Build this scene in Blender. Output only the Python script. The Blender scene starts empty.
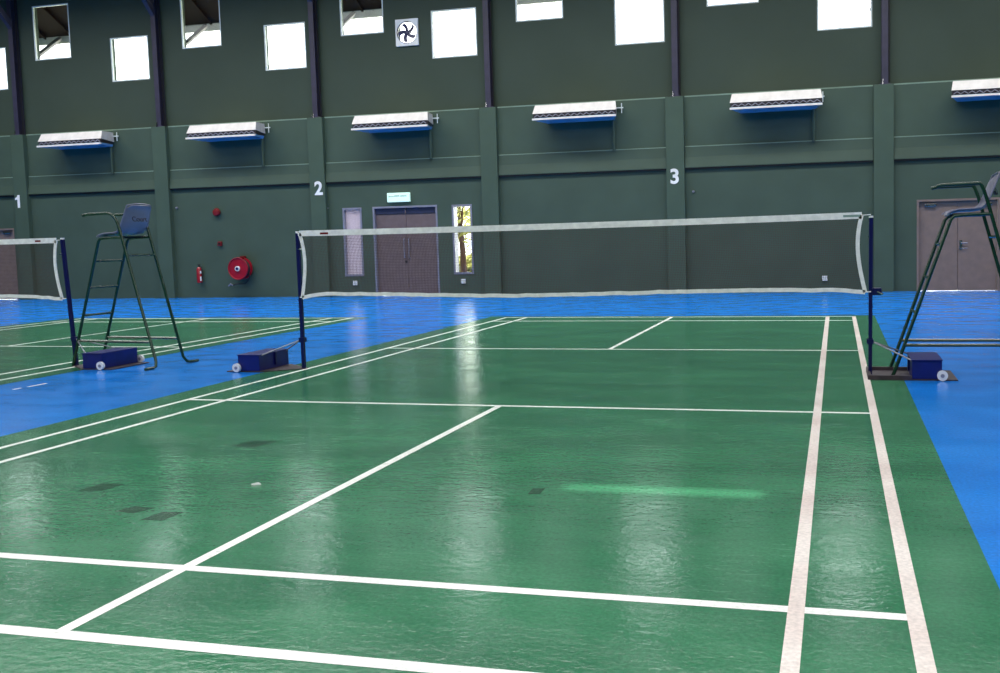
import bpy, bmesh, math, random
from mathutils import Vector, Matrix

random.seed(7)
sc = bpy.context.scene
COL = sc.collection

# ------------------------------------------------------------------ camera
cam_d = bpy.data.cameras.new('camera')
cam = bpy.data.objects.new('camera', cam_d); COL.objects.link(cam)
yaw, pit, rol = -0.2372, -0.0760, -0.0234
fw = Vector((math.sin(yaw)*math.cos(pit), math.cos(yaw)*math.cos(pit), math.sin(pit)))
r0 = Vector((math.cos(yaw), -math.sin(yaw), 0)); u0 = r0.cross(fw)
rv = math.cos(rol)*r0 + math.sin(rol)*u0
uv_ = -math.sin(rol)*r0 + math.cos(rol)*u0
m = Matrix((( rv.x, uv_.x, -fw.x, 2.7968), (rv.y, uv_.y, -fw.y, -9.4862), (rv.z, uv_.z, -fw.z, 1.4075), (0,0,0,1)))
cam.matrix_world = m
cam_d.sensor_width = 36; cam_d.sensor_fit = 'HORIZONTAL'
cam_d.lens = 941.483/1000*36
cam_d.shift_x = (500-610.062)/1000
cam_d.shift_y = (309.344-336.5)/1000
cam_d.clip_end = 300
sc.camera = cam

# ------------------------------------------------------------------ light
sc.view_settings.view_transform = 'Standard'; sc.view_settings.look = 'None'
sc.view_settings.gamma = 1; sc.view_settings.use_curve_mapping = False
sc.view_settings.exposure = 0.0
w = bpy.data.worlds.new('sky'); sc.world = w; w.use_nodes = True
bg = w.node_tree.nodes['Background']
bg.inputs[0].default_value = (0.93, 0.98, 1.0, 1); bg.inputs[1].default_value = 7.0

CEIL = 10.0
sun_d = bpy.data.lights.new('sun', 'SUN'); sun_d.energy = 4.4; sun_d.angle = 0.009
sun_d.color = (1, .97, .9)
sun = bpy.data.objects.new('sun', sun_d); COL.objects.link(sun)
SUNDIR = Vector((0.25, 0.30, -1.0)).normalized()      # direction the light travels
sun.rotation_euler = SUNDIR.to_track_quat('-Z', 'Y').to_euler()
sun.location = (0, 0, 20)

FILL_Y = [(-9.5, 2.0, 2500, 180), (-3.0, 2.0, 650, 180), (3.2, 2.0, 350, 180), (8.6, 1.6, 2250, 145)]
for yy, ww, en, spr in FILL_Y:                                 # unseen area lamps added under the closed ceiling as overhead fill
    ld = bpy.data.lights.new('ceiling_fill', 'AREA'); ld.shape = 'RECTANGLE'
    ld.size = 38; ld.size_y = ww; ld.energy = en; ld.spread = math.radians(spr); ld.color = (1.0, 1.0, 0.98)
    lo = bpy.data.objects.new('ceiling_fill', ld); COL.objects.link(lo)
    lo.location = (-6, yy, CEIL-0.06)

# ------------------------------------------------------------------ materials
def lin(c):
    return tuple(((v/255)/12.92 if v/255 <= 0.04045 else ((v/255+0.055)/1.055)**2.4) for v in c)

def mat(name, c, rough=.5, metal=0.0, c2=None, scale=3.0, bump=0.0, bscale=40, spec=.5, stretch=(1,1,1), detail=4):
    mt = bpy.data.materials.new(name); mt.use_nodes = True
    nt = mt.node_tree; n = nt.nodes; l = nt.links
    b = n['Principled BSDF']
    b.inputs['Roughness'].default_value = rough; b.inputs['Metallic'].default_value = metal
    b.inputs['Specular IOR Level'].default_value = spec
    c2 = c2 or tuple(v*.88 for v in c)
    tc = n.new('ShaderNodeTexCoord'); mp = n.new('ShaderNodeMapping'); mp.inputs['Scale'].default_value = stretch
    l.new(tc.outputs['Object'], mp.inputs[0])
    ns = n.new('ShaderNodeTexNoise'); ns.inputs['Scale'].default_value = scale; ns.inputs['Detail'].default_value = detail
    l.new(mp.outputs[0], ns.inputs['Vector'])
    rp = n.new('ShaderNodeValToRGB'); rp.color_ramp.elements[0].position = .3; rp.color_ramp.elements[1].position = .7
    rp.color_ramp.elements[0].color = (*lin(c2), 1); rp.color_ramp.elements[1].color = (*lin(c), 1)
    l.new(ns.outputs[0], rp.inputs[0]); l.new(rp.outputs[0], b.inputs['Base Color'])
    if bump:
        n2 = n.new('ShaderNodeTexNoise'); n2.inputs['Scale'].default_value = bscale; n2.inputs['Detail'].default_value = 3
        l.new(mp.outputs[0], n2.inputs['Vector'])
        bp = n.new('ShaderNodeBump'); bp.inputs['Strength'].default_value = bump; bp.inputs['Distance'].default_value = .01
        l.new(n2.outputs[0], bp.inputs['Height']); l.new(bp.outputs[0], b.inputs['Normal'])
    return mt

def floor_mat(name, c, c2, rough, wear=None, spec=.5, wave=.0042):
    """sealed epoxy paint: slow waves in the film, fine orange peel, faint scuffs"""
    mt = bpy.data.materials.new(name); mt.use_nodes = True
    nt = mt.node_tree; n = nt.nodes; l = nt.links; b = n['Principled BSDF']
    b.inputs['Specular IOR Level'].default_value = spec
    geo = n.new('ShaderNodeNewGeometry')
    def noise(scale, stretch=(1,1,1), detail=3, rot=0):
        mp = n.new('ShaderNodeMapping'); mp.inputs['Scale'].default_value = stretch; mp.inputs['Rotation'].default_value = (0,0,rot)
        l.new(geo.outputs['Position'], mp.inputs[0])
        s = n.new('ShaderNodeTexNoise'); s.inputs['Scale'].default_value = scale; s.inputs['Detail'].default_value = detail
        l.new(mp.outputs[0], s.inputs['Vector']); return s.outputs[0]
    n1 = noise(.9, (1, 2.2, 1), 6)
    rp = n.new('ShaderNodeValToRGB'); rp.color_ramp.elements[0].position = .35; rp.color_ramp.elements[1].position = .65
    rp.color_ramp.elements[0].color = (*lin(c2), 1); rp.color_ramp.elements[1].color = (*lin(c), 1)
    l.new(n1, rp.inputs[0]); col = rp.outputs[0]
    # fine speckle
    sp = noise(55, (1,1,1), 5)
    r2 = n.new('ShaderNodeMapRange'); r2.inputs[1].default_value = .3; r2.inputs[2].default_value = .75
    r2.inputs[3].default_value = .86; r2.inputs[4].default_value = 1.22
    l.new(sp, r2.inputs[0])
    mu = n.new('ShaderNodeVectorMath'); mu.operation = 'SCALE'
    l.new(col, mu.inputs[0]); l.new(r2.outputs[0], mu.inputs['Scale']); col = mu.outputs[0]
    # scuffs: thin light scratches where a stretched noise crosses a value
    if wear:
        for rot, st in ((.5, (1.1, 14, 1)), (-.7, (1.3, 17, 1)), (1.3, (1.2, 15, 1))):
            s = noise(1.5, st, 2, rot)
            a = n.new('ShaderNodeMath'); a.operation = 'SUBTRACT'; l.new(s, a.inputs[0]); a.inputs[1].default_value = .60
            ab = n.new('ShaderNodeMath'); ab.operation = 'ABSOLUTE'; l.new(a.outputs[0], ab.inputs[0])
            mr = n.new('ShaderNodeMapRange'); mr.inputs[1].default_value = 0; mr.inputs[2].default_value = .006
            mr.inputs[3].default_value = .30; mr.inputs[4].default_value = 0
            l.new(ab.outputs[0], mr.inputs[0])
            msk = noise(1.1, (1,1,1), 2, rot)
            mk = n.new('ShaderNodeMapRange'); mk.inputs[1].default_value = .5; mk.inputs[2].default_value = .62
            l.new(msk, mk.inputs[0])
            f = n.new('ShaderNodeMath'); f.operation = 'MULTIPLY'; l.new(mr.outputs[0], f.inputs[0]); l.new(mk.outputs[0], f.inputs[1])
            mx = n.new('ShaderNodeMix'); mx.data_type = 'RGBA'
            l.new(f.outputs[0], mx.inputs[0]); l.new(col, mx.inputs[6]); mx.inputs[7].default_value = (*lin(wear), 1)
            col = mx.outputs[2]
    l.new(col, b.inputs['Base Color'])
    rr = n.new('ShaderNodeMapRange'); rr.inputs[3].default_value = rough-.05; rr.inputs[4].default_value = rough+.09
    rr.inputs[1].default_value = .3; rr.inputs[2].default_value = .7
    l.new(noise(2.2, (1, 1.6, 1), 4), rr.inputs[0]); l.new(rr.outputs[0], b.inputs['Roughness'])
    b1 = n.new('ShaderNodeBump'); b1.inputs['Strength'].default_value = .55; b1.inputs['Distance'].default_value = wave
    l.new(noise(13, (1, 1.7, 1), 4), b1.inputs['Height'])
    b2 = n.new('ShaderNodeBump'); b2.inputs['Strength'].default_value = .5; b2.inputs['Distance'].default_value = .0015
    l.new(noise(60, (1,1,1), 3), b2.inputs['Height']); l.new(b1.outputs[0], b2.inputs['Normal'])
    l.new(b2.outputs[0], b.inputs['Normal'])
    return mt

def glass_mat():
    mt = bpy.data.materials.new('window_glass'); mt.use_nodes = True
    n = mt.node_tree.nodes; l = mt.node_tree.links
    n.remove(n['Principled BSDF'])
    t = n.new('ShaderNodeBsdfTransparent'); t.inputs[0].default_value = (.96, .98, .97, 1)
    g = n.new('ShaderNodeBsdfGlossy'); g.inputs['Roughness'].default_value = .02
    mx = n.new('ShaderNodeMixShader'); mx.inputs[0].default_value = .06
    l.new(t.outputs[0], mx.inputs[1]); l.new(g.outputs[0], mx.inputs[2]); l.new(mx.outputs[0], n['Material Output'].inputs[0])
    return mt

def translucent_mat(name, c):
    mt = bpy.data.materials.new(name); mt.use_nodes = True
    n = mt.node_tree.nodes; l = mt.node_tree.links; b = n['Principled BSDF']
    tc = n.new('ShaderNodeTexCoord'); ns = n.new('ShaderNodeTexNoise'); ns.inputs['Scale'].default_value = 30
    l.new(tc.outputs['Object'], ns.inputs[0])
    rp = n.new('ShaderNodeValToRGB'); rp.color_ramp.elements[0].color = (*lin(tuple(v*.8 for v in c)), 1); rp.color_ramp.elements[1].color = (*lin(c), 1)
    l.new(ns.outputs[0], rp.inputs[0])
    l.new(rp.outputs[0], b.inputs['Base Color']); b.inputs['Roughness'].default_value = .5
    t = n.new('ShaderNodeBsdfTranslucent'); l.new(rp.outputs[0], t.inputs[0])
    mx = n.new('ShaderNodeMixShader'); mx.inputs[0].default_value = .5
    l.new(b.outputs[0], mx.inputs[1]); l.new(t.outputs[0], mx.inputs[2]); l.new(mx.outputs[0], n['Material Output'].inputs[0])
    return mt

M = {}
M['blue_floor'] = floor_mat('blue_floor_paint', (20, 132, 232), (14, 120, 218), .17, spec=.4, wave=.0028)
M['green_floor'] = floor_mat('green_court_paint', (60, 127, 91), (50, 111, 80), .14, spec=.34, wear=(150, 200, 170))
M['patch'] = floor_mat('repair_patch_paint', (30, 82, 56), (24, 72, 48), .2, spec=.3)
M['line'] = floor_mat('white_line_paint', (252, 253, 250), (242, 244, 240), .3)
M['line_worn'] = floor_mat('worn_line_paint', (240, 230, 224), (222, 206, 200), .35)
M['wall'] = mat('green_wall_paint', (70, 88, 75), .55, c2=(64, 81, 69), scale=1.2, bump=.15, bscale=60, spec=.3)
M['wall_up'] = mat('dark_green_cladding_paint', (62, 75, 64), .6, c2=(57, 70, 59), scale=.8, bump=.1, bscale=30, spec=.25)
M['sill_highlight'] = mat('pale_green_highlight', (128, 152, 134), .5)  # ledge edges catching light, put into a paler wall colour
M['pilaster'] = mat('pilaster_paint', (72, 91, 77), .55, c2=(67, 85, 72), scale=1.5, bump=.15, bscale=60, spec=.3)
M['steel'] = mat('purple_grey_steel', (56, 52, 74), .45, c2=(46, 44, 62), scale=4)
M['ceil'] = mat('ceiling_sheet', (70, 80, 76), .7)
M['frame'] = mat('white_window_frame', (225, 232, 230), .4)
M['alu'] = mat('grey_metal_frame', (150, 150, 165), .35, .2)
M['door'] = mat('mauve_brown_door', (114, 98, 98), .45, c2=(103, 88, 88), scale=6)
M['door2'] = mat('brown_grey_door', (132, 114, 106), .45, c2=(120, 104, 98), scale=6)
M['door_dark'] = mat('dark_transom', (44, 50, 78), .4)
M['glass'] = glass_mat()
M['frost'] = translucent_mat('frosted_film', (212, 203, 214))
M['navy'] = mat('navy_blue_paint', (14, 14, 80), .3, c2=(11, 11, 66), scale=8)
M['navy_box'] = mat('navy_box_paint', (20, 26, 112), .35, c2=(16, 22, 94), scale=8)
M['plate'] = mat('rusty_dark_plate', (66, 54, 62), .55, c2=(48, 40, 48), scale=12, bump=.2)
M['white_plastic'] = mat('white_plastic', (246, 246, 246), .4)
M['tape'] = mat('white_net_tape', (250, 250, 248), .75, c2=(222, 222, 222), scale=14, bump=.6, bscale=25)
M['cord'] = mat('brown_net_cord', (78, 54, 50), .8)
M['green_tube'] = mat('dark_green_tube', (22, 60, 40), .22, c2=(16, 46, 32), scale=10)
M['seat'] = mat('grey_blue_plastic', (124, 124, 146), .33, c2=(112, 112, 134), scale=5)
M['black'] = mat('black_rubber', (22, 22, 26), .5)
M['chrome'] = mat('chrome', (200, 200, 205), .2, 1.0)
M['red'] = mat('red_paint', (160, 14, 36), .35, c2=(136, 10, 30), scale=8)
M['darkred'] = mat('dark_red_paint', (120, 20, 26), .4)
M['ac_white'] = mat('off_white_sheet', (232, 226, 222), .45, c2=(214, 208, 204), scale=6)
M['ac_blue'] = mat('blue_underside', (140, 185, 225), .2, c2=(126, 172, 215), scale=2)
M['ac_dark'] = mat('dark_slot', (44, 36, 42), .5)
M['sign'] = mat('pale_sign_face', (214, 246, 234), .4, c2=(206, 240, 228))
M['sign'].node_tree.nodes['Principled BSDF'].inputs['Emission Color'].default_value = (.72, 1, .88, 1)
M['sign'].node_tree.nodes['Principled BSDF'].inputs['Emission Strength'].default_value = .45   # lit exit sign
M['sign_ink'] = mat('grey_sign_ink', (140, 168, 158), .5)
M['number'] = mat('white_number_paint', (255, 255, 255), .5)
M['ink'] = mat('dark_ink', (26, 24, 40), .5)
M['soffit'] = mat('brown_soffit', (26, 12, 9), .7, c2=(14, 6, 5), spec=.08, scale=2, stretch=(6, 1, 1))
M['fascia'] = mat('grey_gutter', (214, 216, 224), .5)
M['strut'] = mat('grey_strut', (120, 120, 132), .5)
M['fan_blade'] = mat('dark_fan_blade', (70, 66, 96), .45)
M['ground'] = mat('pale_outdoor_paving', (205, 200, 176), .85, c2=(190, 184, 150), scale=.6)
M['bark'] = mat('bark', (66, 40, 34), .9, bump=.5)
M['leaf'] = mat('leaf', (206, 200, 120), .6, c2=(84, 92, 44), scale=1.5)
M['exterior'] = mat('outside_render', (196, 190, 178), .8)

# ------------------------------------------------------------------ mesh helpers
class MB:
    def __init__(s): s.bm = bmesh.new()
    def box(s, x0, x1, y0, y1, z0, z1, bev=0):
        r = bmesh.ops.create_cube(s.bm, size=1)
        for v in r['verts']:
            v.co = Vector(((x0+x1)/2 + v.co.x*(x1-x0), (y0+y1)/2 + v.co.y*(y1-y0), (z0+z1)/2 + v.co.z*(z1-z0)))
        if bev:
            es = list({e for v in r['verts'] for e in v.link_edges})
            bmesh.ops.bevel(s.bm, geom=es, offset=bev, segments=2, profile=.6, affect='EDGES')
        return s
    def tube(s, pts, r, seg=8, caps=True, closed=False):
        pts = [Vector(p) for p in pts]; rings = []
        n = len(pts); up = None
        for i, p in enumerate(pts):
            if closed: t = (pts[(i+1) % n]-pts[i-1]).normalized()
            else: t = (pts[min(i+1, n-1)]-pts[max(i-1, 0)]).normalized()
            if up is None:
                up = Vector((0,0,1)) if abs(t.z) < .9 else Vector((0,1,0))
            a = t.cross(up)
            if a.length < 1e-4: a = t.cross(Vector((1,0,0)))
            a.normalize(); b = a.cross(t).normalized(); up = b
            rr = r[i] if isinstance(r, (list, tuple)) else r
            rings.append([s.bm.verts.new(p + rr*(math.cos(k*2*math.pi/seg)*a + math.sin(k*2*math.pi/seg)*b)) for k in range(seg)])
        m_ = n if closed else n-1
        for i in range(m_):
            A, B = rings[i], rings[(i+1) % n]
            for k in range(seg):
                s.bm.faces.new((A[k], A[(k+1) % seg], B[(k+1) % seg], B[k]))
        if caps and not closed:
            s.bm.faces.new(rings[0][::-1]); s.bm.faces.new(rings[-1])
        return s
    def cyl(s, a, b, r, seg=20): return s.tube([a, b], r, seg)
    def prism(s, quadA, quadB):
        A = [s.bm.verts.new(p) for p in quadA]; B = [s.bm.verts.new(p) for p in quadB]; n = len(A)
        s.bm.faces.new(A[::-1]); s.bm.faces.new(B)
        for i in range(n): s.bm.faces.new((A[i], A[(i+1) % n], B[(i+1) % n], B[i]))
        return s
    def quad(s, *p):
        s.bm.faces.new([s.bm.verts.new(q) for q in p]); return s
    def build(s, name, m_, parent=None, smooth=False, loc=None):
        bmesh.ops.recalc_face_normals(s.bm, faces=s.bm.faces)
        me = bpy.data.meshes.new(name); s.bm.to_mesh(me); s.bm.free()
        me.materials.append(M[m_] if isinstance(m_, str) else m_)
        if smooth:
            me.set_sharp_from_angle(angle=math.radians(38)) if hasattr(me, 'set_sharp_from_angle') else None
            for p in me.polygons: p.use_smooth = True
        o = bpy.data.objects.new(name, me); COL.objects.link(o)
        if parent: o.parent = parent
        if loc: o.location = loc
        return o

def root(name, loc, label, cat, group=None, rz=0):
    o = bpy.data.objects.new(name, None); COL.objects.link(o); o.empty_display_size = .1
    o.location = loc; o.rotation_euler = (0, 0, rz); o['label'] = label; o['category'] = cat
    if group: o['group'] = group
    return o
def tag(o, label, cat, group=None):
    o['label'] = label; o['category'] = cat
    if group: o['group'] = group
    return o
def struct(o): o['kind'] = 'structure'; return o

def text(name, body, size, m_, loc, rot, parent=None, depth=.003, bold=0.0):
    c = bpy.data.curves.new(name, 'FONT'); c.body = body; c.size = size; c.extrude = depth
    c.align_x = 'CENTER'; c.align_y = 'CENTER'; c.materials.append(M[m_])
    c.offset = bold
    tmp = bpy.data.objects.new(name + '_tmp', c); COL.objects.link(tmp); bpy.context.view_layer.update()
    me = bpy.data.meshes.new_from_object(tmp.evaluated_get(bpy.context.evaluated_depsgraph_get()))
    bpy.data.objects.remove(tmp, do_unlink=True); me.name = name
    if not me.materials: me.materials.append(M[m_])
    o = bpy.data.objects.new(name, me); COL.objects.link(o); o.location = loc; o.rotation_euler = rot
    if parent: o.parent = parent
    return o

# ------------------------------------------------------------------ floor and court paint
struct(MB().box(-30, 16, -20, 13.75, -.3, 0).build('floor', 'blue_floor'))
CO_L = -9.25
def ground_rects(name, rects, z, m_):
    b = MB()
    for x0, x1, y0, y1 in rects: b.quad((x0,y0,z), (x1,y0,z), (x1,y1,z), (x0,y1,z))
    return struct(b.build(name, m_))
ground_rects('floor_green_court', [(-3.42, 3.41, -8.2, 6.89)], .0015, 'green_floor')
ground_rects('floor_green_court', [(CO_L-3.4, CO_L+3.42, -8.2, 6.86)], .0015, 'green_floor')
ground_rects('floor_green_court', [(5.90, 12.7, -8.2, 6.90)], .0015, 'green_floor')
def court(cx, xd, xs, right_worn):
    hw = .027
    rows = []
    for y, h in ((-6.70, .034), (-5.995, .030), (-2.0, .026), (2.0, .026), (5.95, .030), (6.68, .032)):
        rows.append((cx+xd[0]-.025, cx+xd[1]+.025, y-h, y+h))
    ground_rects('floor_court_lines', rows, .0025, 'line')
    rows = [(cx-.029, cx+.029, -6.69, -1.99), (cx-.027, cx+.027, 1.99, 6.67)]
    rows += [(cx+x-hw, cx+x+hw, -6.70, 6.70) for x in (xd[0], xs[0])]
    ground_rects('floor_court_lines', rows, .0030, 'line')
    side = [(cx+x-.031, cx+x+.031, -6.734, 6.71) for x in (xd[1], xs[1])]
    ground_rects('floor_side_lines', side, .0036, 'line_worn' if right_worn else 'line')
court(0, (-3.055, 3.07), (-2.66, 2.643), True)
court(CO_L, (-3.05, 3.10), (-2.62, 2.68), False)
court(9.3, (-3.05, 3.06), (-2.65, 2.64), False)
for px, py, a, b_, rot in ((-1.45, -4.86, .12, .085, .05), (-.90, -5.24, .11, .055, -.12), (-.66, -5.32, .10, .075, .1), (-1.25, -3.65, .16, .10, .0), (1.155, -4.555, .055, .06, .2)):
    c, s_ = math.cos(rot), math.sin(rot); b = MB()
    b.quad(*[(px+x*c-y*s_, py+x*s_+y*c, .0022) for x, y in ((-a*.78,-b_), (a*.5,-b_), (a*.8,b_), (-a*.5,b_))])
    struct(b.build('floor_repair_patch', 'patch'))

# ------------------------------------------------------------------ far wall
PX = [-25.05, -20.23, -15.47, -10.65, -5.78, -0.997, 3.862, 8.7]
LOWW = [-21.24, -16.43, -11.55, -6.70, -1.857, 3.0, 7.86]
HIGHW = [-23.85, -18.99, -14.10, -9.27, -4.404, .414, 5.27]
def grid_wall(name, x0, x1, z0, z1, y0, y1, holes, m_):
    xs = sorted({x0, x1, *[v for h in holes for v in h[:2]]}); zs = sorted({z0, z1, *[v for h in holes for v in h[2:]]})
    b = MB()
    def solid(i, j):
        if i < 0 or j < 0 or i >= len(xs)-1 or j >= len(zs)-1: return False
        cx, cz = (xs[i]+xs[i+1])/2, (zs[j]+zs[j+1])/2
        return not any(h[0] < cx < h[1] and h[2] < cz < h[3] for h in holes)
    for i in range(len(xs)-1):
        for j in range(len(zs)-1):
            if not solid(i, j): continue
            a, c, d, e = xs[i], xs[i+1], zs[j], zs[j+1]
            b.quad((a,y0,d), (c,y0,d), (c,y0,e), (a,y0,e)); b.quad((a,y1,d), (a,y1,e), (c,y1,e), (c,y1,d))
            if not solid(i-1, j): b.quad((a,y0,d), (a,y0,e), (a,y1,e), (a,y1,d))
            if not solid(i+1, j): b.quad((c,y0,d), (c,y1,d), (c,y1,e), (c,y0,e))
            if not solid(i, j-1): b.quad((a,y0,d), (a,y1,d), (c,y1,d), (c,y0,d))
            if not solid(i, j+1): b.quad((a,y0,e), (c,y0,e), (c,y1,e), (a,y1,e))
    bmesh.ops.remove_doubles(b.bm, verts=b.bm.verts, dist=1e-4)
    return struct(b.build(name, m_))
D1 = (-9.135, -7.295, 0, 2.365); S1 = (-10.01, -9.455, .54, 2.36); S2 = (-6.888, -6.333, .548, 2.352)
D2 = (4.597, 6.40, 0, 2.112); D0 = (-22.45, -20.67, 0, 2.09)
grid_wall('wall_far_lower', -30, 16, 0, 4.765, 13.4, 13.68, [D1, S1, S2, D2, D0], 'wall')
holes = [(x-.62, x+.62, 6.115, 7.325) for x in LOWW] + [(x-.62, x+.62, 6.87, 8.405) for x in HIGHW]
FAN = (-8.299, -7.669, 6.488, 7.157)
holes.append((FAN[0]+.03, FAN[1]-.03, FAN[2]+.03, FAN[3]-.03))
grid_wall('wall_far_upper', -30, 16, 4.765, CEIL, 13.5, 13.68, holes, 'wall_up')
# string course between the pilasters: sloped ledge, lower lip, painted highlight and shadow strips
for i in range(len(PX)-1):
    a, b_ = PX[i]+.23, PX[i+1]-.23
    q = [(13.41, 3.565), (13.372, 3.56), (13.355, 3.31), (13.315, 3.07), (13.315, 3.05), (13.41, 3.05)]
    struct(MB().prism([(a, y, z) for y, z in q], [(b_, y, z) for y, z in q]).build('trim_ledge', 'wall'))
    struct(MB().box(a, b_, 13.366, 13.41, 3.553, 3.575).build('trim_sill_highlight', 'sill_highlight'))  # pale strip paints the light line along the ledge top
    struct(MB().box(a, b_, 13.34, 13.41, 3.01, 3.05).build('trim_shadow_strip', 'black'))  # black strip paints the thin shadow under the ledge
    struct(MB().box(a, b_, 13.393, 13.6, 4.75, 4.78).build('trim_sill_highlight', 'sill_highlight'))  # same painted light line on the upper ledge
for x in PX:
    struct(MB().box(x-.222, x+.222, 13.27, 13.55, 0, 4.765, .008).build('wall_pilaster', 'pilaster'))
one = MB().prism([(-.035, 0, -.185), (.045, 0, -.185), (.045, 0, .185), (-.02, 0, .185), (-.045, 0, .13), (-.11, 0, .10), (-.11, 0, .045), (-.035, 0, .06)],
                 [(-.035, -.008, -.185), (.045, -.008, -.185), (.045, -.008, .185), (-.02, -.008, .185), (-.045, -.008, .13), (-.11, -.008, .10), (-.11, -.008, .045), (-.035, -.008, .06)]).build('court_number', 'number', None, False, (-20.306, 13.27, 2.855))
tag(one, 'white painted number 1 on the green pilaster at far left', 'number')
for x, s_, z in ((-10.61, '2', 2.88), (-1.013, '3', 2.834)):
    tag(text('court_number', s_, .49, 'number', (x, 13.262, z), (math.pi/2, 0, 0), depth=.004, bold=.014),
        {'2': 'white painted number 2 on the green pilaster left of the double door',
         '3': 'white painted number 3 on the green pilaster right of centre'}[s_], 'number')

# steel columns above the pilasters, each with knee brace and conduit
col_lab = {-25.05: None, -20.23: 'dark purple steel column above the pilaster marked 1', -15.47: 'dark purple steel column with knee brace, left of the second tall window',
  -10.65: 'dark purple steel column above the pilaster marked 2', -5.78: 'dark purple steel column right of the exhaust fan and its window',
  -0.997: 'dark purple steel column above the pilaster marked 3', 3.862: 'rust-flecked dark purple steel column right of the rightmost upper window', 8.7: None}
for x in PX[1:-1]:
    c = root('steel_column', (x+.03, 13.38, 4.765), col_lab[x], 'column', 'steel columns on the far wall')
    b = MB(); b.box(-.072, .072, -.10, -.075, 0, CEIL-4.80); b.box(-.072, .072, .095, .12, 0, CEIL-4.80); b.box(-.012, .012, -.08, .1, 0, CEIL-4.80)
    b.build('shaft', 'steel', c)
    MB().box(-.12, .12, -.105, .12, 0, .02).build('base_plate', 'steel', c)
    MB().tube([(.10, .02, .01), (.10, .02, CEIL-4.80)], .016, 6).build('conduit', 'black', c)
    MB().tube([(-.05, -.12, .0), (-.05, -.115, .12)], .012, 6).build('anchor_bolt', 'chrome', c)
    b = MB(); b.prism([(-.06, -.10, 3.0), (.06, -.10, 3.0), (.06, -.10, 3.25), (-.06, -.10, 3.25)],
                      [(-.06, -1.9, 5.0), (.06, -1.9, 5.0), (.06, -1.9, 5.2), (-.06, -1.9, 5.2)])
    b.build('knee_brace', 'steel', c)

# upper windows
wn = 0
def upper_window(x, z0, z1):
    global wn; wn += 1
    f = MB(); t = .035
    f.box(x-.62, x-.62+t, 13.50, 13.55, z0, z1); f.box(x+.62-t, x+.62, 13.50, 13.55, z0, z1)
    f.box(x-.62+t, x+.62-t, 13.50, 13.55, z0, z0+t); f.box(x-.62+t, x+.62-t, 13.50, 13.55, z1-t, z1)
    o = struct(f.build('window_%d' % wn, 'frame'))
    MB().box(x-.62+t, x+.62-t, 13.53, 13.536, z0+t, z1-t).build('window_pane', 'glass', o)
for x in LOWW: upper_window(x, 6.115, 7.325)
for x in HIGHW: upper_window(x, 6.87, 8.405)

# exhaust fan in the wall
f = root('exhaust_fan', ((FAN[0]+FAN[1])/2, 13.47, (FAN[2]+FAN[3])/2), 'small square white exhaust fan with dark blades high in the far wall', 'fan')
b = MB(); N = 40; R0 = .285; H = .315
outer = []; inner = []
for k in range(N):
    a = 2*math.pi*k/N; cx, sx = math.cos(a), math.sin(a); q = H/max(abs(cx), abs(sx))
    outer.append((q*cx, q*sx*.34/.315)); inner.append((R0*cx, R0*sx))
vo = {}
for key, ring, y in (('oF', outer, -.02), ('iF', inner, -.02), ('oB', outer, .06), ('iB', inner, .06)):
    vo[key] = [b.bm.verts.new((p[0], y, p[1])) for p in ring]
for k in range(N):
    j = (k+1) % N
    for A, B in (('oF', 'iF'), ('iF', 'iB'), ('iB', 'oB'), ('oB', 'oF')):
        b.bm.faces.new((vo[A][k], vo[A][j], vo[B][j], vo[B][k]))
b.build('housing', 'white_plastic', f)
MB().tube([(.275*math.cos(a*math.pi/18), .0, .275*math.sin(a*math.pi/18)) for a in range(36)], .012, 6, closed=True).build('ring', 'fan_blade', f)
MB().cyl((0, -.02, 0), (0, .08, 0), .04, 16).build('hub', 'fan_blade', f)
for k in range(5):
    b = MB(); prev = []
    for i in range(7):
        r_ = .03 + .225*i/6; a = math.pi/2 + 2*math.pi*k/5 + .5*(i/6)**1.5; wd = min(.9, .042/r_ + .06)
        p0 = (r_*math.cos(a-wd), 0.0, r_*math.sin(a-wd)); p1 = (r_*math.cos(a+wd), .025, r_*math.sin(a+wd))
        prev.append((p0, p1))
    for (a0, a1), (c0, c1) in zip(prev, prev[1:]):
        b.quad(a0, a1, c1, c0)
    o = b.build('blade', 'fan_blade', f)
    md = o.modifiers.new('t', 'SOLIDIFY'); md.thickness = .004
MB().box(-.28, .28, .045, .055, -.012, .012).build('motor_bracket', 'fan_blade', f)

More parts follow.
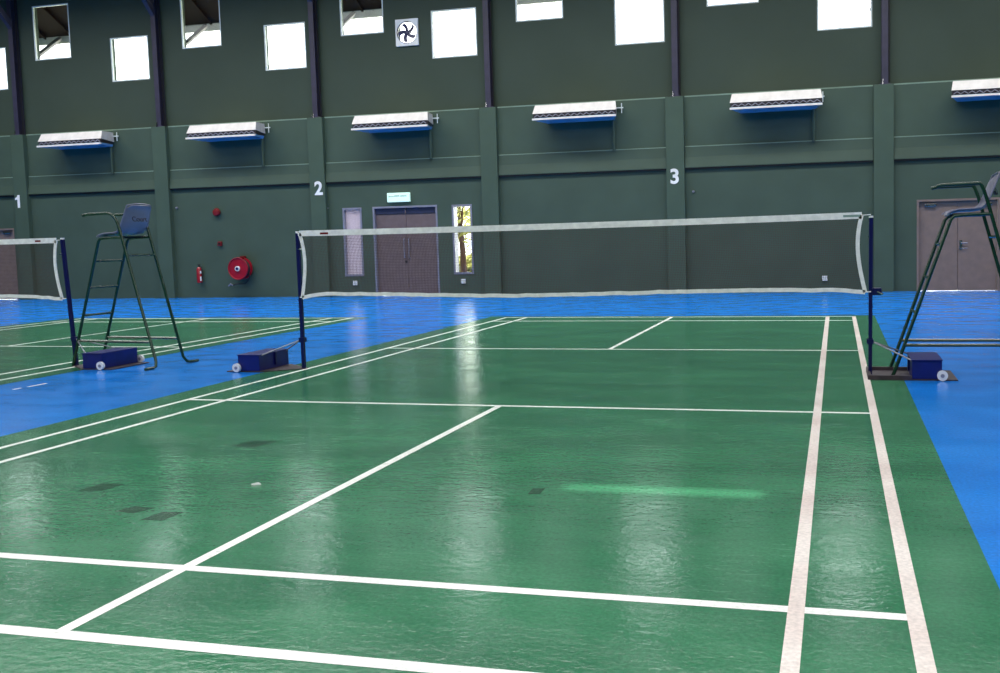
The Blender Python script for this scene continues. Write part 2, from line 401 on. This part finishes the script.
# ------------------------------------------------------------------ doors and side lights
def double_door(n_, D, leafmat, transom, gap, handle):
    x0, x1, z0, z1 = D; t = .05; y0, y1 = 13.39, 13.66
    b = MB(); b.box(x0, x0+t, y0, y1, 0, z1); b.box(x1-t, x1, y0, y1, 0, z1); b.box(x0+t, x1-t, y0, y1, z1-t, z1)
    o = struct(b.build('door_%d' % n_, 'alu' if transom else leafmat))
    lt = z1 - t - transom; xm = (x0+x1)/2
    for k, (a, c) in enumerate(((x0+t+.004, xm-.004), (xm+.004, x1-t-.004))):
        g = gap[k]
        lf = MB().box(a, c, 13.47, 13.515, g, lt-.004, .003).build('door_leaf', leafmat, o)
        s_ = 1 if k == 0 else -1; hx = (c if k == 0 else a) - s_*.065
        if handle == 'bar':
            MB().tube([(hx, 13.47, 1.0), (hx, 13.42, 1.02), (hx, 13.42, 1.50), (hx, 13.47, 1.52)], .014, 8).build('door_handle', 'alu', lf, True)
            if k == 0: MB().cyl((hx+.03, 13.455, .90), (hx+.03, 13.475, .90), .035, 16).build('door_lock', 'black', lf)
        elif k == 1:
            b = MB(); b.box(hx-.03, hx+.03, 13.455, 13.472, .95, 1.16); b.tube([(hx, 13.47, 1.10), (hx, 13.42, 1.10), (hx+.14, 13.42, 1.10)], .011, 8)
            b.tube([(hx, 13.47, .98), (hx, 13.43, .98), (hx+.14, 13.43, .98)], .009, 8)
            b.build('door_handle', 'chrome', lf, True)
        if not transom:
            cx = a+.25 if k == 0 else c-.25
            MB().box(cx-.13, cx+.13, 13.41, 13.47, lt-.11, lt-.05, .008).build('door_closer', 'chrome', lf)
    MB().box(xm-.03, xm+.03, 13.516, 13.53, .03, lt).box(x0+t, x1-t, 13.516, 13.54, lt-.03, lt+.02).build('door_stop_strip', leafmat, o)
    if transom:
        b = MB(); b.box(x0+t, xm-.01, 13.45, 13.51, lt, z1-t); b.box(xm+.01, x1-t, 13.45, 13.51, lt, z1-t)
        b.build('door_transom', 'door_dark', o)
        b = MB(); b.box(xm-.012, xm+.012, 13.43, 13.515, lt-.0, z1-t)
        b.build('door_mullion', leafmat, o)
        MB().cyl((xm, 13.42, z1-.09), (xm, 13.45, z1-.09), .02, 12).build('door_stop', 'chrome', o)
double_door(1, D1, 'door', .15, (.004, .018), 'bar')
double_door(2, D2, 'door2', 0, (.005, .003), 'lever')
double_door(3, D0, 'door2', 0, (.006, .006), 'lever')
def sidelight(n_, D, pm, transom):
    x0, x1, z0, z1 = D; t = .05; b = MB(); y0, y1 = 13.385, 13.62
    b.box(x0, x0+t, y0, y1, z0, z1); b.box(x1-t, x1, y0, y1, z0, z1); b.box(x0+t, x1-t, y0, y1, z0, z0+t); b.box(x0+t, x1-t, y0, y1, z1-t, z1)
    if transom: b.box(x0+t, x1-t, 13.44, 13.5, z0+1.13, z0+1.17)
    o = struct(b.build('window_%d' % n_, 'alu'))
    MB().box(x0+t, x1-t, 13.47, 13.477, z0+t, z1-t).build('window_pane', pm, o)
sidelight(wn+1, S1, 'frost', False); sidelight(wn+2, S2, 'glass', True)

# ------------------------------------------------------------------ sides, back, ceiling
struct(MB().box(-30.3, -30, -20, 13.68, 0, CEIL).build('wall_left', 'wall'))
struct(MB().box(16, 16.3, -20, 13.68, 0, CEIL).build('wall_right', 'wall'))
struct(MB().box(-30, 16, -20.3, -20, 0, CEIL).build('wall_back', 'wall'))
# ceiling sheets with one narrow gap that lets a blade of sun onto the court
t_ = (CEIL)/(-SUNDIR.z)
gx = 1.84 - SUNDIR.x*t_; gy = -4.44 - SUNDIR.y*t_
b = MB(); g = (gx-.56, gx+.56, gy-.075, gy+.075)
b.box(-30.3, 16.3, -20.3, g[2], CEIL, CEIL+.02); b.box(-30.3, 16.3, g[3], 13.7, CEIL, CEIL+.02)
b.box(-30.3, g[0], g[2], g[3], CEIL, CEIL+.02); b.box(g[1], 16.3, g[2], g[3], CEIL, CEIL+.02)
struct(b.build('ceiling', 'ceil'))

# ------------------------------------------------------------------ outside: eave, brackets, ground, garden
struct(MB().prism([(-30, 13.68, 8.80), (-30, 15.15, 7.93), (-30, 15.15, 8.0), (-30, 13.68, 8.88)], [(16, 13.68, 8.80), (16, 15.15, 7.93), (16, 15.15, 8.0), (16, 13.68, 8.88)]).build('roof_eave_soffit', 'soffit'))
for k in range(47):
    xx = -29.5+k*.97
    struct(MB().prism([(xx, 13.68, 8.70), (xx, 15.1, 7.86), (xx, 15.1, 7.96), (xx, 13.68, 8.81)], [(xx+.06, 13.68, 8.70), (xx+.06, 15.1, 7.86), (xx+.06, 15.1, 7.96), (xx+.06, 13.68, 8.81)]).build('roof_rafter', 'soffit'))
struct(MB().box(-30, 16, 15.15, 15.22, 7.715, 8.0).build('roof_eave_gutter', 'fascia'))
for x in (-20.45, -15.35, -10.6, -5.8, -.98, 3.86):
    struct(MB().tube([(x-.25, 13.72, 6.55), (x+.30, 15.05, 7.85)], .07, 4).build('roof_eave_bracket', 'strut'))
struct(MB().box(-80, 60, 13.75, 90, -.35, -.05).build('ground_outside', 'ground'))
struct(MB().box(-80, 60, 13.68, 13.75, -.35, -.02).build('ground_outside_kerb', 'ground'))
def tree(loc, h, lean, label, seed, n=260):
    rnd = random.Random(seed); t = root('garden_tree', loc, label, 'tree', 'trees outside the garden window')
    b = MB(); pts = [(lean*i/5*1.2+rnd.uniform(-.04, .04), rnd.uniform(-.04, .04), h*i/5) for i in range(6)]
    b.tube(pts, [.13, .11, .10, .085, .07, .05], 8); b.build('trunk', 'bark', t, True)
    for k in range(3):
        a = rnd.uniform(0, 6.28); z = h*rnd.uniform(.45, .75)
        MB().tube([(lean*z/h*1.2, 0, z), (lean+.5*math.cos(a), .5*math.sin(a), z+.6), (lean+1.0*math.cos(a), 1.0*math.sin(a), z+.9)], [.05, .035, .015], 6).build('branch', 'bark', t)
    b = MB()
    for k in range(n):
        c = Vector((lean+rnd.gauss(0, .75), rnd.gauss(0, .6), h*.74+rnd.gauss(0, .5)))
        s_ = rnd.uniform(.05, .11); a = Vector((rnd.gauss(0,1), rnd.gauss(0,1), rnd.gauss(0,1))).normalized(); q = a.orthogonal().normalized(); r_ = a.cross(q)
        b.quad(c-q*s_*1.6, c-r_*s_*.6, c+q*s_*1.6, c+r_*s_*.6)
    o = b.build('foliage', 'leaf', t); o['kind'] = 'stuff'
tree((-9.30, 20, -.05), 3.1, -.1, 'dark-trunked tree seen through the clear garden window', 3, 520)
tree((-10.6, 24.4, -.05), 3.0, .35, 'leaning tree behind the dark-trunked one, outside the garden window', 5, 420)
b = MB(); rnd = random.Random(11)
for k in range(2600):
    c = Vector((rnd.uniform(-15, -9), 28+rnd.gauss(0, .3), rnd.uniform(0.0, .75))); s_ = .1
    a = Vector((rnd.gauss(0,1), rnd.gauss(0,1), rnd.gauss(0,1))).normalized(); q = a.orthogonal().normalized(); r_ = a.cross(q)
    b.quad(c-q*s_*1.6, c-r_*s_*.7, c+q*s_*1.6, c+r_*s_*.7)
o = tag(b.build('garden_hedge', 'leaf'), 'low yellow-green hedge in the garden beyond the clear window', 'hedge')

# ------------------------------------------------------------------ long units under the upper wall
ac_lab = ['white long wall unit at far left, between pilasters 1 and the braced column', 'white long wall unit left of the pilaster marked 2',
  'white long wall unit above the double door and exit sign', 'white long wall unit between centre pilaster and pilaster marked 3',
  'white long wall unit right of the pilaster marked 3', 'white long wall unit cut by the right edge, above the right door']
for (x, lb) in zip((-17.92, -13.11, -8.22, -3.36, 1.45, 6.32), ac_lab):
    a = root('air_conditioner', (x, 13.35, 4.305), lb, 'air conditioner', 'long units along the far wall')
    L, l2 = 1.05, .90
    # casing: upper front panel leaning back, ends sloped
    MB().prism([(-L, -.62, .155), (L, -.62, .155), (l2+.02, 0.02, .12), (-l2-.02, 0.02, .12)],
               [(-L+.04, -.52, .37), (L-.04, -.52, .37), (l2, .02, .38), (-l2, .02, .38)]).build('casing', 'ac_white', a)
    b = MB(); b.prism([(-L+.01, -.60, .05), (L-.01, -.60, .05), (l2, .0, .05), (-l2, .0, .05)], [(-L+.01, -.605, .155), (L-.01, -.605, .155), (l2, .0, .13), (-l2, .0, .13)])
    b.build('air_slot', 'ac_dark', a)
    b = MB(); prev = None
    for k in range(27):                               # one zigzag ribbon of louvres in the slot
        xx = -L+.04+k*(2*L-.08)/26; zc = .098+(.026 if k % 2 else -.026)
        ring = [b.bm.verts.new((xx, -.63, zc-.010)), b.bm.verts.new((xx, -.63, zc+.010)), b.bm.verts.new((xx, -.598, zc+.010)), b.bm.verts.new((xx, -.598, zc-.010))]
        if prev:
            for q in range(4): b.bm.faces.new((prev[q], prev[(q+1) % 4], ring[(q+1) % 4], ring[q]))
        prev = ring
    b.build('louvres', 'alu', a)
    MB().prism([(-L, -.67, -.005), (L, -.67, -.005), (L, -.62, -.005), (-L, -.62, -.005)], [(-L, -.665, .04), (L, -.665, .04), (L, -.61, .04), (-L, -.61, .04)]).build('front_lip', 'ac_white', a)
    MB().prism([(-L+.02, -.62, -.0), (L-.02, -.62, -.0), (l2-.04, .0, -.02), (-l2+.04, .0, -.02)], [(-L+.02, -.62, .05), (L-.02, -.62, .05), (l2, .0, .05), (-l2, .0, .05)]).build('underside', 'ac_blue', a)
    MB().tube([(l2-.06, -.03, .0), (l2-.06, -.03, -.76)], .036, 8).build('drain_pipe', 'pilaster', a)
    MB().tube([(L+.0, -.02, .14), (L+.0, -.02, .38)], .012, 6).build('bracket', 'frame', a)
    MB().box(l2-.05, L+.04, -.03, .0, .26, .285).build('bracket_arm', 'frame', a)

# ------------------------------------------------------------------ wall fittings
s = root('exit_sign', (-8.35, 13.38, 2.588), 'pale green and white exit sign above the double door', 'sign')
MB().box(-.32, .32, -.05, .015, -.12, .12, .012).build('sign_face', 'sign', s)
b = MB(); b.box(-.27, -.255, -.054, -.05, .0, .05); b.box(-.26, -.12, -.054, -.05, .018, .03)
for k in range(7): b.box(-.11+.021*k, -.097+.021*k, -.054, -.05, .02, .055)
for k in range(8): b.box(.06+.023*k, .073+.023*k, -.054, -.05, .015, .05)
b.build('lettering', 'sign_ink', s)

h = root('hose_reel', (-13.05, 13.375, .801), 'round red fire hose reel with blue-white hub on the far wall', 'hose reel')
b = MB(); b.cyl((0, -.30, 0), (0, -.27, 0), .30, 40); b.cyl((0, -.27, 0), (0, -.10, 0), .22, 32); b.cyl((0, -.10, 0), (0, -.07, 0), .30, 40)
b.tube([(.29*math.cos(a*math.pi/20), -.30, .29*math.sin(a*math.pi/20)) for a in range(40)], .018, 8, closed=True)
b.build('drum', 'red', h, True)
b = MB(); b.cyl((0, -.34, 0), (0, -.29, 0), .07, 20); b.build('hub', 'white_plastic', h, True)
MB().cyl((0, -.35, 0), (0, -.335, 0), .04, 16).build('hub_cap', 'navy', h)
MB().box(-.06, .06, -.10, .01, -.1, .34).build('wall_bracket', 'darkred', h)
b = MB()
for k in range(4): b.tube([((.23+.0*k)*math.cos(a*math.pi/12), -.25+.045*k, .235*math.sin(a*math.pi/12)) for a in range(24)], .024, 6, closed=True)
b.tube([(.26, -.2, -.1), (.28, -.2, -.28), (.12, -.18, -.42), (-.15, -.15, -.42), (-.30, -.14, -.46)], .016, 8)
b.build('hose', 'black', h, True)
MB().tube([(-.28, -.16, -.46), (-.36, -.15, -.42), (-.43, -.15, -.48)], .022, 8).build('nozzle', 'alu', h, True)

e = root('fire_extinguisher', (-14.44, 13.31, .393), 'small red fire extinguisher with white label beside the hose reel', 'fire extinguisher'); e.scale = (.82, .82, .78)
b = MB(); b.tube([(0,0,.04), (0,0,.05), (0,0,.50), (0,0,.56), (0,0,.60)], [.075, .085, .085, .06, .03], 20); b.build('cylinder', 'red', e, True)
MB().box(.035, .088, -.055, .0, .36, .46, .01).build('label_plate', 'white_plastic', e)
MB().box(.035, .088, -.055, .0, .10, .26, .01).build('label_plate', 'white_plastic', e)
b = MB(); b.tube([(0,0,.60), (0,0,.66)], .022, 10); b.box(-.06, .05, -.015, .015, .66, .69); b.build('valve', 'black', e)
MB().tube([(.04, 0, .64), (.11, -.01, .60), (.12, -.01, .40), (.10, -.01, .2)], .012, 8).build('hose', 'black', e, True)
MB().box(-.03, .03, .07, .11, .2, .5).build('wall_bracket', 'darkred', e)

a = root('alarm_bell', (-13.816, 13.39, 2.356), 'small round red alarm bell high above the hose reel', 'alarm bell')
MB().tube([(0,-.10,0), (0,-.09,0), (0,-.05,0), (0,-.03,0)], [.04, .09, .115, .115], 24).build('gong', 'darkred', a, True)
MB().box(-.06, .06, -.03, .01, -.06, .06).build('back_box', 'red', a)
a = root('call_point', (-13.778, 13.39, 1.492), 'tiny red alarm call point below the alarm bell', 'alarm call point')
MB().box(-.06, .06, -.05, .01, -.06, .06, .008).build('housing', 'darkred', a)
MB().cyl((0,-.06,0), (0,-.045,0), .03, 14).build('button', 'black', a)
for x, z, lb in ((-9.72, .335, 'white wall socket below the frosted side window'), (-6.63, .35, 'white wall socket below the clear garden window'), (2.52, .31, 'white wall socket seen through the right end of the net')):
    a = root('wall_socket', (x, 13.39, z+.02), lb, 'socket', 'white sockets low on the far wall')
    MB().box(-.06, .06, -.03, .01, -.058, .058, .008).build('face_plate', 'white_plastic', a)
    MB().box(-.03, .03, -.034, -.028, -.03, .03, .002).build('socket_insert', 'frame', a)
for x, z, lb in ((-10.45, 2.37, 'small grey round fitting above the frosted window, left of the exit sign'), (-.58, 2.48, 'small grey round fitting right of the pilaster marked 3'), (-15.1, 2.52, 'small grey round fitting high on the wall left of the alarm bell')):
    o = MB().cyl((0, -.03, 0), (0, .01, 0), .03, 12).cyl((0, -.05, 0), (0, -.03, 0), .014, 8).build('wall_fitting', 'alu', None, True, (x, 13.39, z)); tag(o, lb, 'wall fitting')

# ------------------------------------------------------------------ net posts with weighted bases
def net_post(x, y, s_, label, lean=0.0, clamp=False, taper=False):
    """s_ = +1: the base reaches out towards +x"""
    p = root('net_post', (x, y, 0), label, 'net post', 'badminton net posts')
    def bx(b, x0, x1, *r, **k): return b.box(min(s_*x0, s_*x1), max(s_*x0, s_*x1), *r, **k)
    q = .018
    b = MB(); b.prism([(-q,-q,.012), (q,-q,.012), (q,q,.012), (-q,q,.012)], [(-q+lean,-q,1.54), (q+lean,-q,1.54), (q+lean,q,1.54), (-q+lean,q,1.54)])
    b.build('pole', 'navy', p)
    MB().tube([(lean, 0, 1.54), (lean, 0, 1.56)], .024, 12).build('pole_cap', 'white_plastic', p)
    MB().tube([(lean-s_*.02, -.03, 1.36), (lean-s_*.02, .03, 1.36)], .008, 8).build('cord_hook', 'chrome', p)
    n0 = .03 if taper else .31; k0 = .36 if taper else .0
    ol = [(-.03, -n0), (k0, -.31), (.78, -.31), (.78, .31), (k0, .31), (-.03, n0)]
    MB().prism([(s_*a, b_, .002) for a, b_ in ol], [(s_*a, b_, .012) for a, b_ in ol]).build('base_plate', 'plate', p)
    if not taper:
        for args in ((.0, .37, -.31, -.28, .012, .045), (.0, .37, .28, .31, .012, .045), (-.03, .0, -.31, .31, .012, .045)):
            b = MB(); bx(b, *args); b.build('base_rail', 'plate', p)
    b = MB(); bx(b, .37, .64, -.30, .28, .013, .188, bev=.006); w_ = b.build('weight_box', 'navy_box', p)
    b = MB(); bx(b, .365, .645, -.31, .29, .188, .197, bev=.002); b.build('lid', 'navy_box', w_)
    b = MB(); bx(b, .35, .37, -.01, .02, .05, .19); b.build('divider', 'navy', w_)
    for yy, t in ((-.34, -1), (.31, 1)):
        wo = MB().tube([(s_*.64, yy, .052), (s_*.64, yy+.03, .052)], .048, 24).build('wheel', 'white_plastic', p, True)
        MB().tube([(s_*.64, yy-.006, .052), (s_*.64, yy+.036, .052)], .018, 12).build('wheel_hub', 'alu', wo, True)
    for yy in (-.25, .25):
        MB().tube([(s_*.02, 0, .335), (s_*.37, yy, .185)], .008, 6).build('stay_rod', 'alu', p)
    MB().box(-.032, .032, -.032, .032, .31, .36).build('stay_collar', 'navy', p)
    if clamp:
        b = MB(); bx(b, .02, .11, -.03, .03, .79, .86, bev=.006); b.build('ratchet', 'navy', p)
        MB().tube([(s_*.07, -.03, .825), (s_*.07, -.06, .825), (s_*.12, -.06, .80)], .008, 6).build('ratchet_handle', 'chrome', p, True)
    return p
net_post(3.11, .02, 1, 'navy net post at right with weighted box base by the umpire chair', 0.012, True)
net_post(-3.10, .03, -1, 'navy net post left of the main net with wheeled weight box', 0.0, False, True)
net_post(-6.22, .07, 1, 'leaning navy net post of the left court beside its umpire chair', -.085, False, True)

# ------------------------------------------------------------------ nets
def bez(p, q, bow, n=14):
    out = []
    for i in range(n+1):
        t = i/n; v = Vector(p).lerp(Vector(q), t); v.x += bow*math.sin(math.pi*t**.85); out.append(v)
    return out
def tape_strip(b, pts, width, horizontal=True, thick=.008):
    """flat ribbon in the xz plane, given its centre line"""
    prev = None
    for i, p in enumerate(pts):
        a = pts[max(i-1, 0)]; c = pts[min(i+1, len(pts)-1)]; t = (c-a).normalized(); nrm = Vector((-t.z, 0, t.x))*width/2
        ring = [b.bm.verts.new(p+nrm+Vector((0,-thick/2,0))), b.bm.verts.new(p+nrm+Vector((0,thick/2,0))), b.bm.verts.new(p-nrm+Vector((0,thick/2,0))), b.bm.verts.new(p-nrm+Vector((0,-thick/2,0)))]
        if prev:
            for k in range(4): b.bm.faces.new((prev[k], prev[(k+1) % 4], ring[(k+1) % 4], ring[k]))
        else: b.bm.faces.new(ring[::-1])
        prev = ring
    b.bm.faces.new(prev)
def net(x0, x1, ztop, zbot, label, y=0.0, seed=1, postx=(None, None)):
    """ztop(x), zbot(x) curves; sides bow inwards"""
    rnd = random.Random(seed)
    n = root('badminton_net', ((x0+x1)/2, y, 0), label, 'net', 'badminton nets'); cx = (x0+x1)/2
    K = 60
    wob = [rnd.uniform(-.004, .004) for _ in range(K+1)]
    top = [Vector((x0+(x1-x0)*i/K-cx, 0, ztop(i/K))) for i in range(K+1)]
    bot = [Vector((x0+(x1+.03-x0)*i/K-cx, 0, zbot(i/K)+wob[i])) for i in range(K+1)]
    b = MB(); tape_strip(b, top, .064); b.build('top_tape', 'tape', n)
    b = MB(); tape_strip(b, bot, .040); b.build('bottom_tape', 'tape', n)
    bow = .052
    L = bez(top[0], bot[0], bow); R = bez(top[-1], bot[-1], -bow)
    b = MB(); tape_strip(b, L, .038); b.build('side_tape', 'tape', n)
    b = MB(); tape_strip(b, R, .038); b.build('side_tape', 'tape', n)
    # mesh of knotted cords
    b = MB(); r = .0015
    def P(u, v):
        # v 0 top .. 1 bottom
        i = v*14; k = min(int(i), 13); f_ = i-k
        l_ = L[k].lerp(L[k+1], f_); r_ = R[k].lerp(R[k+1], f_)
        ku = min(int(u*K), K-1); fu = u*K-ku
        zt = top[ku].z*(1-fu)+top[ku+1].z*fu; zb = bot[ku].z*(1-fu)+bot[ku+1].z*fu
        return Vector((l_.x+(r_.x-l_.x)*u, 0, zt+(zb-zt)*v))
    def cord(pts):
        prev = None
        for i, p in enumerate(pts):
            a = pts[max(i-1, 0)]; c = pts[min(i+1, len(pts)-1)]; t = (c-a).normalized(); e_ = Vector((-t.z, 0, t.x))*r
            ring = [b.bm.verts.new(p+e_), b.bm.verts.new(p+Vector((0, -r*1.2, 0))), b.bm.verts.new(p-e_)]
            if prev:
                for k in range(3): b.bm.faces.new((prev[k], prev[(k+1) % 3], ring[(k+1) % 3], ring[k]))
            prev = ring
    NV = int((x1-x0)/.0175)
    for i in range(1, NV): cord([P(i/NV, v/6) for v in range(7)])
    for j in range(1, 40): cord([P(u/40, j/40) for u in range(41)])
    b.build('net_mesh', 'cord', n)
    # brand patch on the tape and tie cords at the corners
    for xx, zz, px in ((top[0].x, top[0].z, -1), (bot[0].x, bot[0].z, -1), (top[-1].x, top[-1].z, 1), (bot[-1].x, bot[-1].z, 1)):
        pxw = postx[0] if px < 0 else postx[1]
        if pxw is None: continue
        MB().tube([(xx, 0, zz), (pxw-cx, 0, zz+.005)], .006, 6).build('tie_cord', 'tape', n)
    return n, cx
sag = lambda a, c, s_: (lambda t: a+(c-a)*t-s_*4*t*(1-t))
def zbot(t):
    z = .846 + .018*math.sin(t*math.pi) *(-1) + .012*math.sin(t*9+1)
    e1 = min(t/.045, 1); e2 = min((1-t)/.05, 1)
    return z - .040*(1-e1)**1.3 - .022*(1-e2)**1.3 + .02*(1-abs(2*t-1))*0
n1, c1 = net(-3.06, 3.035, sag(1.535, 1.566, .012), zbot, 'long badminton net with white tape across the middle court', 0, 3, (-3.09, 3.12))
MB().box(-2.80-c1, -2.70-c1, -.0055, .0055, 1.518, 1.540).build('brand_patch', 'darkred', n1)
MB().box(2.86-c1, 3.02-c1, -.0055, .0055, 1.552, 1.574).build('label_patch', 'sign_ink', n1)
n2, c2 = net(-12.2, -6.385, sag(1.53, 1.53, .005), lambda t: .862-.035*max(0, (t-.9)/.1)**1.5 + .008*math.sin(t*11), 'badminton net of the left court, cut by the picture edge', .06, 5, (None, -6.30))
MB().box(-6.69-c2, -6.61-c2, -.0055, .0055, 1.517, 1.538).build('brand_patch', 'darkred', n2)

# ------------------------------------------------------------------ umpire chairs
def umpire_chair(X, Y, rz, label, xb, xa, back=0.0):
    c = root('umpire_chair', (X, Y, 0), label, 'chair', 'green umpire chairs', rz)
    w_ = .425; r = .017
    fx = lambda z: .54*z/1.54
    rx = lambda z: 1.308-(1.308-.869)*z/1.6
    for yy, o_ in ((0, -1), (w_, 1)):
        MB().tube([(0, yy, .012), (fx(.06), yy, .06), (fx(1.50), yy, 1.50), (fx(1.54)+.02, yy, 1.535), (.70, yy, 1.545), (rx(1.54), yy, 1.545)], r, 10).build('leg', 'green_tube', c, True)
        # rear leg runs on upwards and bends forward into the arm rest
        p0, p1, p2 = Vector((rx(1.66), yy, 1.66)), Vector((rx(1.84), yy, 1.832)), Vector((xb-.10, yy, 1.832))
        top = [tuple(p0*(1-t)**2 + p1*2*t*(1-t) + p2*t*t) for t in (0, .15, .3, .45, .6, .75, .9, 1)]
        rear = [(rx(0)+.01, yy+o_*.20, .019), (rx(0)+.005, yy+o_*.08, .019), (rx(.0), yy+o_*.03, .03), (rx(.09), yy, .09), (rx(1.5), yy, 1.5)] + top
        MB().tube(rear, r, 10).build('leg', 'green_tube', c, True)
        MB().tube([(top[-1][0], yy, top[-1][2]), (xb-.2, yy, 1.830), (xa+.05, yy, 1.826), (xa, yy, 1.815)], r*1.05, 10).build('arm_rest', 'green_tube', c, True)
        MB().tube([(fx(.313), yy, .313), (rx(.313), yy, .313)], r*.9, 8).build('side_rail', 'green_tube', c)
    for z in (.62, .955, 1.27):
        MB().tube([(fx(z), 0, z), (fx(z), w_, z)], r*.85, 8).build('step', 'green_tube', c)
    MB().tube([(rx(1.33), 0, 1.33), (rx(1.33), w_, 1.33)], r*.85, 8).build('rear_crossbar', 'green_tube', c)
    # moulded plastic shell
    prof = [(.505, 1.545), (.535, 1.566), (.60, 1.584), (.67, 1.587), (.75, 1.588), (.815, 1.600), (.856, 1.64), (.885, 1.70), (.915, 1.77), (.945, 1.85), (.965, 1.905), (.985, 1.925)]
    prof = [(x+back*max(0, min(1, (x-.60)/.28)), z) for x, z in prof]
    b = MB(); rows = []; NW = 10
    for i, (x, z) in enumerate(prof):
        t = i/(len(prof)-1); hw = .205 if i < 5 else .205-.035*((i-5)/6)**1.5
        row = []
        for k in range(NW+1):
            s_ = 2*k/NW-1; lift = .018*abs(s_)**3
            # seat edges curl up, back edges curl forward
            dx, dz = (0, lift) if i < 5 else (-lift*1.4, lift*.2)
            cut = .03*abs(s_)**6 if i >= len(prof)-2 else (.012*abs(s_)**6 if i == 0 else 0)
            row.append(b.bm.verts.new((x+dx+(cut if i == 0 else 0), w_/2+hw*s_, z+dz-(cut if i else 0))))
        rows.append(row)
    for A, B in zip(rows, rows[1:]):
        for k in range(NW): b.bm.faces.new((A[k], A[k+1], B[k+1], B[k]))
    o = b.build('seat_shell', 'seat', c, True)
    md = o.modifiers.new('t', 'SOLIDIFY'); md.thickness = .014; md.offset = -1
    md = o.modifiers.new('b', 'BEVEL'); md.width = .004; md.segments = 2; md.limit_method = 'ANGLE'
    rim = [(prof[i][0]-.008, w_/2-(.205 if i < 5 else .205-.035*((i-5)/6)**1.5), prof[i][1]+.012) for i in range(len(prof)-1)]
    rim2 = [(x, w_-y, z) for x, y, z in rim[::-1]]
    mid = [(.968+back, w_/2-.14, 1.925), (.975+back, w_/2-.07, 1.935), (.977+back, w_/2, 1.936), (.975+back, w_/2+.07, 1.935), (.968+back, w_/2+.14, 1.925)]
    MB().tube(rim+mid+rim2, .009, 6).build('seat_rim', 'seat', c, True)
    for yb in (.05, w_-.09): MB().box(.56, .84, yb, yb+.04, 1.535, 1.56).build('seat_bracket', 'black', c)
    # lettering on the rear face of the back
    ang = math.atan2(.03, .08)
    text('lettering', 'Court', .088, 'ink', (.953+back, w_/2-.0, 1.755), (math.pi/2-ang*.9, 0, math.pi/2), c, .002)
    return c
umpire_chair(-6.239, .033, -.093, 'tall green tube umpire chair beside the leaning post of the left court', .77, .315)
umpire_chair(3.314, -.104, .018, 'tall green tube umpire chair cut by the right edge of the picture', .88, .40, .0)

# small litter and scuffs on the floor
o = MB().prism([(-.03, -.008, 0), (.0, -.016, 0), (.035, .0, 0), (.01, .014, 0), (-.025, .008, 0)], [(-.028, -.006, .006), (.0, -.012, .012), (.032, .0, .008), (.01, .010, .012), (-.022, .006, .006)]).build('shuttle_scrap', 'white_plastic', None, False, (-.542, -4.668, .0025))
tag(o, 'tiny white scrap lying on the green court, left of the centre line', 'litter')
ground_rects('floor_scuff', [(-5.42, -5.385, -1.64, -1.54), (-5.41, -5.37, -1.47, -1.23)], .0012, 'line')
